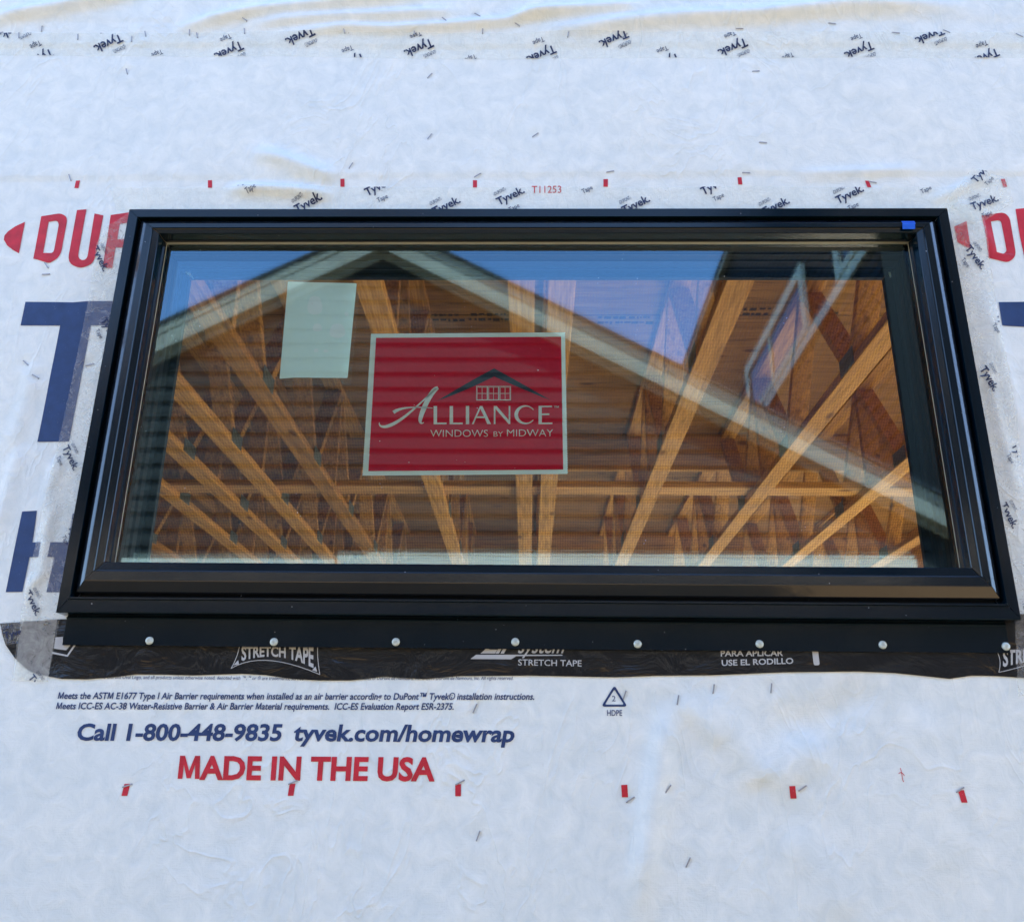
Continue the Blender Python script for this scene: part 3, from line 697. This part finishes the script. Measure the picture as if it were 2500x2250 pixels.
for a, b in ((1090, 1187), (1188, 1283), (1284, 1385)):
    wnd += [rect(a, 568, b, 690), rect(a+4, 572, b-4, 686)]
flat('window_emblem', wnd, M['paper'], 0.0010)
cross = []
for a, b in ((1100, 1180), (1199, 1276), (1296, 1375)):
    m_ = (a+b)/2; q = [(a, 580, m_-2, 629), (m_+2, 580, b, 629), (a, 633, m_-2, 682), (m_+2, 633, b, 682)]
    cross += [rect(a-4, 576, b+4, 686)]+[rect(*r) for r in q]
flat('window_emblem', cross, M['paper'], 0.0010)
def L_(sp): flat('sign_letter', [SS(s) for s in sp], M['paper'], 0.0010)
L_([[(728, 738), (757, 738), (757, 879), (838, 879), (838, 893), (728, 893)]])
L_([[(864, 738), (893, 738), (893, 879), (975, 879), (975, 893), (864, 893)]])
L_([[(1002, 737), (1030, 737), (1030, 892), (1002, 892)]])
L_([[(1053, 892), (1122, 737), (1142, 737), (1216, 891), (1184, 891), (1163, 840), (1090, 840), (1068, 892)], [(1096, 826), (1156, 826), (1126, 762)]])
L_([[(1240, 737), (1264, 737), (1366, 856), (1366, 737), (1380, 737), (1380, 891), (1366, 891), (1254, 762), (1254, 891), (1240, 891)]])
L_([[(1620, 736), (1735, 735), (1735, 748), (1648, 749), (1648, 802), (1712, 801), (1712, 814), (1648, 815), (1648, 879), (1738, 878), (1738, 892), (1620, 893)]])
co = [(1505+90*math.cos(t), 812+81*math.sin(t)) for t in np.linspace(math.radians(-33), math.radians(-325), 26)]
ci = [(1516+70*math.cos(t), 812+68*math.sin(t)) for t in np.linspace(math.radians(-322), math.radians(-36), 26)]
L_([co+ci])
L_([stroke(bez([(766, 582), (720, 600), (690, 650), (640, 760), (590, 860), (600, 905), (645, 878)], 22), [26, 34, 40, 42, 42, 42, 42, 42, 42, 42, 42, 42, 40, 38, 36, 34, 30, 24, 19, 14, 10, 6])])
L_([stroke(bez([(752, 586), (690, 640), (560, 770), (440, 890), (330, 945), (255, 930), (266, 876)], 24), [8, 9, 10, 11, 12, 13, 14, 15, 17, 19, 21, 23, 25, 27, 28, 28, 27, 25, 22, 19, 16, 13, 9, 5])])
L_([stroke(bez([(386, 792), (440, 748), (560, 742), (640, 748), (722, 756)], 12), [30, 27, 22, 17, 14, 12, 10, 9, 8, 7, 5, 3])])
def S_text(body, x0, x1, y, c, w):
    V, Fc = glyphs(body, w, 4); fn = line_fn(V, S(x0, y), S(x1, y), c/3.486, w)
    bm = plane_bm(V, Fc, fn, SY)
    for v in bm.verts: v.co.y = -0.0010; v.co.z -= 0.3
    up_front(bm); return from_bm('sign_lettering', bm, M['paper'], sign)
S_text('WINDOWS', 700, 1190, 999, 58, -0.008); S_text('BY', 1238, 1318, 997, 43, -0.006); S_text('MIDWAY', 1352, 1745, 995, 58, -0.008); S_text('TM', 1751, 1793, 753, 17, 0.02)
lab = flat('blank_label', [rnd([(703, 688), (871, 692), (848.7, 923), (752, 922), (716, 922), (682.5, 925)], 3)], M['paper'], 0.0004, None)
tag(lab, 'blank pale green label sheet behind the upper left of the glass', 'label')
# a strip of curling paper across the blank label's left side is a second ply
ply_ = flat('loose_ply', [[(703.5, 689), (716, 700), (734, 850), (750, 920), (716, 921.6), (683.5, 924)]], M['paper'], 0.0008, None)
for cx, cy, rx, ry in ((769, 746, 18, 26), (846, 767, 5, 6), (775, 800, 11, 11), (824, 808, 19, 20), (772, 856, 6, 5), (796, 857, 6, 4)):
    q = flat('adhesive_bubble', [[(cx+rx*math.cos(t)*(1+0.1*math.sin(3*t)), cy+ry*math.sin(t)*(1+0.12*math.cos(2*t))) for t in np.linspace(0, 6.28, 20)[:-1]]], M['bubble'], 0.0006, None)
    q.parent = lab; q.location = (0, 0, 0)
ply_.parent = lab; ply_.location = (0, 0, 0)
x0 = at(2204, 538, -0.035)[0]; x1 = at(2236, 536, -0.035)[0]; x2 = at(2241, 561, -0.043)[0]; x3 = at(2210.5, 562, -0.043)[0]
rows = [(0.0245, -0.0292), (0.0318, -0.0342), (0.0328, -0.0345), (0.0415, -0.0345)]
vs = []
for th in (0, 0.0006):
    for k, (s, y) in enumerate(rows):
        t = k/3.0
        vs += [(x0+(x3-x0)*t, y-0.0004-th, H-s), (x1+(x2-x1)*t, y-0.0004-th, H-s)]
fs = []
for b in (0, 8):
    for k in range(3): fs.append((b+2*k, b+2*k+1, b+2*k+3, b+2*k+2))
ring = [0, 1, 3, 5, 7, 6, 4, 2]
for i in range(8): fs.append((ring[i], ring[(i+1) % 8], ring[(i+1) % 8]+8, ring[i]+8))
tag(mesh('masking_tape', vs, fs, M['blue']), 'small square of blue masking tape on the upper right of the black sash', 'tape')

# ------------------------------------------------------------------ staples in the wrap
bm = bmesh.new(); pts = [(-0.0062, 0.0015), (-0.0060, -0.0004), (-0.0053, -0.0008), (0.0053, -0.0008), (0.0060, -0.0004), (0.0062, 0.0015)]
rr = []
for x, y in pts: rr.append([bm.verts.new((x+0.0005*math.sin(a)*0, y-0.0004*math.cos(a), 0.00095*math.sin(a))) for a in [k*math.tau/6 for k in range(6)]])
for a, b in zip(rr, rr[1:]):
    for i in range(6): bm.faces.new([a[i], a[(i+1) % 6], b[(i+1) % 6], b[i]])
bmesh.ops.recalc_face_normals(bm, faces=bm.faces[:])
me_st = bpy.data.meshes.new('staple'); bm.to_mesh(me_st); bm.free(); me_st.materials.append(M['staple'])
for px, py, a, d in STAPLES:
    x, z = at(px, py); h = float(hgt([x], [z])[0])
    s = link('staple', me_st, None); s.location = (x, -h-0.0009, z); s.rotation_euler = (0, math.radians(a), 0)
    tag(s, 'grey wire staple '+d, 'staple', 'staples in the white wrap')

# ------------------------------------------------------------------ inside: floor trusses under a plywood deck
ZB, ZD = 1.32, 1.95              # underside of the bottom chords, underside of the deck
G_TR = 'floor trusses above the room'
tr0 = empty('floor_truss', (0, 0.16, ZB), 'x', 'truss', G_TR)
LEN = 9.9
boxes('bottom_chord', [((-0.0445, 0, 0), (0.0445, LEN, 0.038))], M['woody'], tr0, 0.002)
boxes('top_chord', [((-0.0445, 0, ZD-ZB-0.038), (0.0445, LEN, ZD-ZB-0.0005))], M['woody'], tr0, 0.002)
def web_mesh(dy, dz):
    L = math.hypot(dy, dz); bm = bmesh.new(); box_bm(bm, (-0.0445, -L/2, -0.019), (0.0445, L/2, 0.019), 0.002)
    bm.transform(Matrix.Rotation(math.atan2(dz, dy), 4, 'X')); me = bpy.data.meshes.new('web'); bm.to_mesh(me); bm.free(); me.materials.append(M['woody']); return me
HW = ZD-ZB-0.076
wA, wB = web_mesh(0.40, HW-0.006), web_mesh(-0.40, HW-0.006); wV = web_mesh(0.0001, HW-0.004)
bm = bmesh.new(); box_bm(bm, (-0.0012, -0.075, -0.034), (0.0012, 0.075, 0.034)); me_pl = bpy.data.meshes.new('gusset_plate'); bm.to_mesh(me_pl); bm.free(); me_pl.materials.append(M['plate'])
k = 0
y = 0.2
while y < LEN-0.4:
    for m_, dy in ((wA, 0.235), (wB, -0.235)):
        if 0.02 < y+dy-0.23:
            o = link('web', m_, None, tr0); o.location = (0, y+dy, 0.038+HW/2)
    if k % 2 == 1:
        o = link('web', wV, None, tr0); o.location = (0, y+0.46, 0.038+HW/2)
    for sx in (-0.0458, 0.0458):
        o = link('gusset_plate', me_pl, None, tr0); o.location = (sx, y, 0.040)
    k += 1; y += 0.92
TRX = [(-0.533, 'truss just left of the red sign, seen from below through the glass'), (-1.13, 'broad truss running behind the blank green label'),
       (-1.47, 'second slanted truss left of the one behind the green label'), (-1.75, 'third slanted truss in the left half of the glass'), (-2.06, 'fourth slanted truss, low at the left of the glass'),
       (-2.62, 'truss farthest left, showing only at the lower left glass corner'), (-0.037, 'left one of the two trusses set side by side behind the red sign'), (0.096, 'right one of the two trusses set side by side behind the red sign'),
       (0.665, 'steep truss just right of the red sign with a round knot'), (1.27, 'slanted truss reaching the upper right glass corner'), (1.88, 'second slanted truss from the lower right glass corner'), (2.52, 'truss at the lower right glass corner, farthest right')]
kids = list(tr0.children)
for i, (x, d) in enumerate(TRX):
    if i == 0: t = tr0
    else:
        t = tr0.copy(); COL.objects.link(t)
        for c in kids:
            q = c.copy(); COL.objects.link(q); q.parent = t
    t.location = (x, 0.16+(0 if i < 2 else random.uniform(-0.25, 0.1)), ZB); t['label'] = 'pine '+d
deck = tag(boxes('floor_deck', [((XL, 0.16, ZD), (XR, 10.2, ZD+0.02))], M['ply']), 'plywood floor deck with dark ink stamps over the trusses', 'deck')
def joint(lo, hi): return (lo, hi)
boxes('panel_joint', [((XL, y_-0.003, ZD-0.0015), (XR, y_+0.003, ZD-0.0005)) for y_ in (1.5, 2.72, 5.16, 6.38, 7.6)], M['inkstamp'], deck)
for px, py, wd in ((1066, 770, 0.24), (1190, 768, 0.2), (1525, 776, 0.26), (1830, 755, 0.2), (2008, 765, 0.16), (1740, 775, 0.12)):
    d_ = (px-1250)/F*rt-(py-1125)/F*up+fw; t_ = (ZD-0.001-CAM[2])/d_[2]; p = CAM+d_*t_
    lst = []
    for r in range(2):
        xx = p[0]-wd/2+random.uniform(0, 0.04)
        while xx < p[0]+wd/2:
            w_ = random.uniform(0.008, 0.035); lst.append(((xx, p[1]+r*0.05-0.014, ZD-0.0016), (xx+w_, p[1]+r*0.05+random.uniform(0.0, 0.014), ZD-0.0006))); xx += w_+random.uniform(0.004, 0.016)
    boxes('ink_stamp', lst, M['inkstamp'], deck)
tag(boxes('strongback_board', [((-3.3, 3.60, ZB+0.0385), (3.3, 3.74, ZB+0.0765))], M['woodx'], None, 0.003), 'flat pine board crossing on top of the truss bottom chords', 'board')
tag(boxes('girder_board', [((-3.4, 4.28, 1.70), (3.4, 4.32, ZD-0.001))], M['woodx'], None, 0.003), 'deep pine board on edge crossing between trusses under the deck', 'board')
tag(boxes('girder_board', [((-3.4, 6.70, 1.62), (3.4, 6.74, ZD-0.001))], M['woodx'], None, 0.003), 'farther pine board on edge deep inside under the deck', 'board')
bw = empty('back_wall', (0, 10.2, GZ), 'framed far wall of the room with wide openings', 'wall')
for lo, hi, nm in (((XL, 0, 0), (0.0, 0.14, 3.75), 'wall_panel'), ((3.0, 0, 0), (XR, 0.14, 3.75), 'wall_panel'),
                   ((0.0, 0, 2.9), (3.0, 0.14, 3.75), 'header')):
    boxes(nm, [(lo, hi)], M['ply2'], bw)
tag(boxes('sky_gap_beam', [((XR-0.13, 0.16, 1.25), (XR-0.01, 10.19, ZD-0.001))], M['woody'], None, 0.004), 'added timber beam shutting out bright sky over the open right end of the room', 'beam')  # added beam: blocks the bright sky leaking in past the open right end
lw = tag(boxes('side_wall', [((XL-0.14, 0.15, GZ), (XL, 10.2, ZT))], M['ply2']), 'sheathed left end wall of the room', 'wall')
rp = [tag(boxes('timber_post', [((XR-0.14, yy, GZ), (XR, yy+0.14, 1.249))], M['woodz'], None, 0.004), 'timber post '+d, 'post', 'posts at the open right end') for yy, d in ((3.4, 'nearest in the open right end of the room'), (6.8, 'farthest in the open right end of the room'))]

# ------------------------------------------------------------------ across the yard: the houses mirrored in the glass
NY = -5.2
AX, AZ, SL = -1.236, 4.18, 0.552
def rake_z(x): return AZ-SL*abs(x-AX)
gh = empty('gable_house', (AX, NY-0.3, GZ), 'slate sided house with pale gable rake boards mirrored in the glass', 'house')
def gp(o): o.location = (-AX, 0.3-NY, -GZ); return o
bm = bmesh.new(); c_ = 0.13; z = GZ
while z < AZ:
    vv = [bm.verts.new(p) for p in ((-8, NY-0.140, z), (4.2, NY-0.140, z), (4.2, NY-0.170, z+c_), (-8, NY-0.170, z+c_), (-8, NY-0.172, z), (4.2, NY-0.172, z))]
    bm.faces.new((vv[0], vv[3], vv[2], vv[1])); bm.faces.new((vv[4], vv[0], vv[1], vv[5])); z += c_
for sg in (-1, 1):
    bmesh.ops.bisect_plane(bm, geom=bm.verts[:]+bm.edges[:]+bm.faces[:], plane_co=(AX, 0, AZ-0.06), plane_no=(sg*SL, 0, 1), clear_outer=True)
gp(from_bm('siding_wall', bm, M['siding'], gh))
def slab(name, y0, y1, t0, t1, mat, xl=-8.3, xr=4.4):       # a band that follows the rake from t0 to t1 below the roof line
    for sgn, xe in ((-1, xl), (1, xr)):
        vs = []
        for y in (y0, y1):
            vs += [(AX, y, AZ-t0), (xe, y, rake_z(xe)-t0), (xe, y, rake_z(xe)-t1), (AX, y, AZ-t1)]
        o = mesh(name, vs, [(0, 1, 2, 3), (7, 6, 5, 4), (0, 4, 5, 1), (3, 2, 6, 7), (1, 5, 6, 2), (0, 3, 7, 4)], mat, gh); gp(o)
slab('roof', NY+0.03, NY-9, -0.012, 0.012, M['shingle'])
slab('rake_board', NY, NY-0.03, 0.013, 0.085, M['white']); slab('rake_board', NY-0.012, NY-0.04, 0.086, 0.235, M['white'])
slab('soffit', NY-0.041, NY-0.14, 0.20, 0.215, M['white']); slab('frieze_board', NY-0.11, NY-0.139, 0.216, 0.27, M['white'])
tabs = []
gp(boxes('belly_band', [((-1.42, NY-0.139, 1.20), (2.8, NY-0.09, 1.372)), ((-8, NY-0.139, 1.16), (-1.44, NY-0.105, 1.345))], M['band'], gh))
gp(boxes('belly_band', [((-1.2, NY-0.139, 1.388), (2.8, NY-0.12, 1.40))], M['band'], gh))
th = empty('tall_house', (2.9, -5.75, GZ), 'taller dark sided house with white framed windows mirrored in the glass', 'house')
WX = 2.9
def tp(o): o.location = (-2.9, 5.75, -GZ); return o
bm = bmesh.new(); z = GZ
while z < 7.0:
    vv = [bm.verts.new(p) for p in ((WX-0.017, -20, z), (WX-0.017, -5.36, z), (WX, -5.36, z+0.115), (WX, -20, z+0.115), (WX, -20, z), (WX, -5.36, z))]
    bm.faces.new((vv[0], vv[1], vv[2], vv[3])); bm.faces.new((vv[4], vv[5], vv[1], vv[0])); z += 0.115
box_bm(bm, (WX+0.002, -20, GZ), (9, -5.37, 7.0))
tp(from_bm('siding_wall', bm, M['wing'], th))
tp(boxes('roof', [((WX-0.10, -20.3, 7.06), (9.3, -5.1, 7.16))], M['shingle'], th))
tp(boxes('eave_board', [((WX-0.10, -20.3, 6.98), (WX-0.02, -5.1, 7.055))], M['white'], th))
tp(boxes('belt_board', [((WX-0.045, -20, 4.12), (WX-0.018, -5.37, 4.24))], M['band'], th))
for ya, yb in ((-9.75, -7.16), (-6.25, -5.5)):
    f = tp(boxes('window', [((WX-0.06, ya, 4.242), (WX-0.018, ya+0.13, 5.02)), ((WX-0.06, yb-0.13, 4.242), (WX-0.018, yb, 5.02)), ((WX-0.06, ya+0.13, 4.90), (WX-0.018, yb-0.13, 5.02)), ((WX-0.06, ya+0.13, 4.242), (WX-0.018, yb-0.13, 4.32))]
                 + ([((WX-0.05, -8.62, 4.32), (WX-0.018, -8.54, 4.9))] if ya < -7 else []), M['band'], th))
    boxes('pane', [((WX-0.035, ya+0.13, 4.32), (WX-0.019, yb-0.13, 4.90))], M['pane'], f)
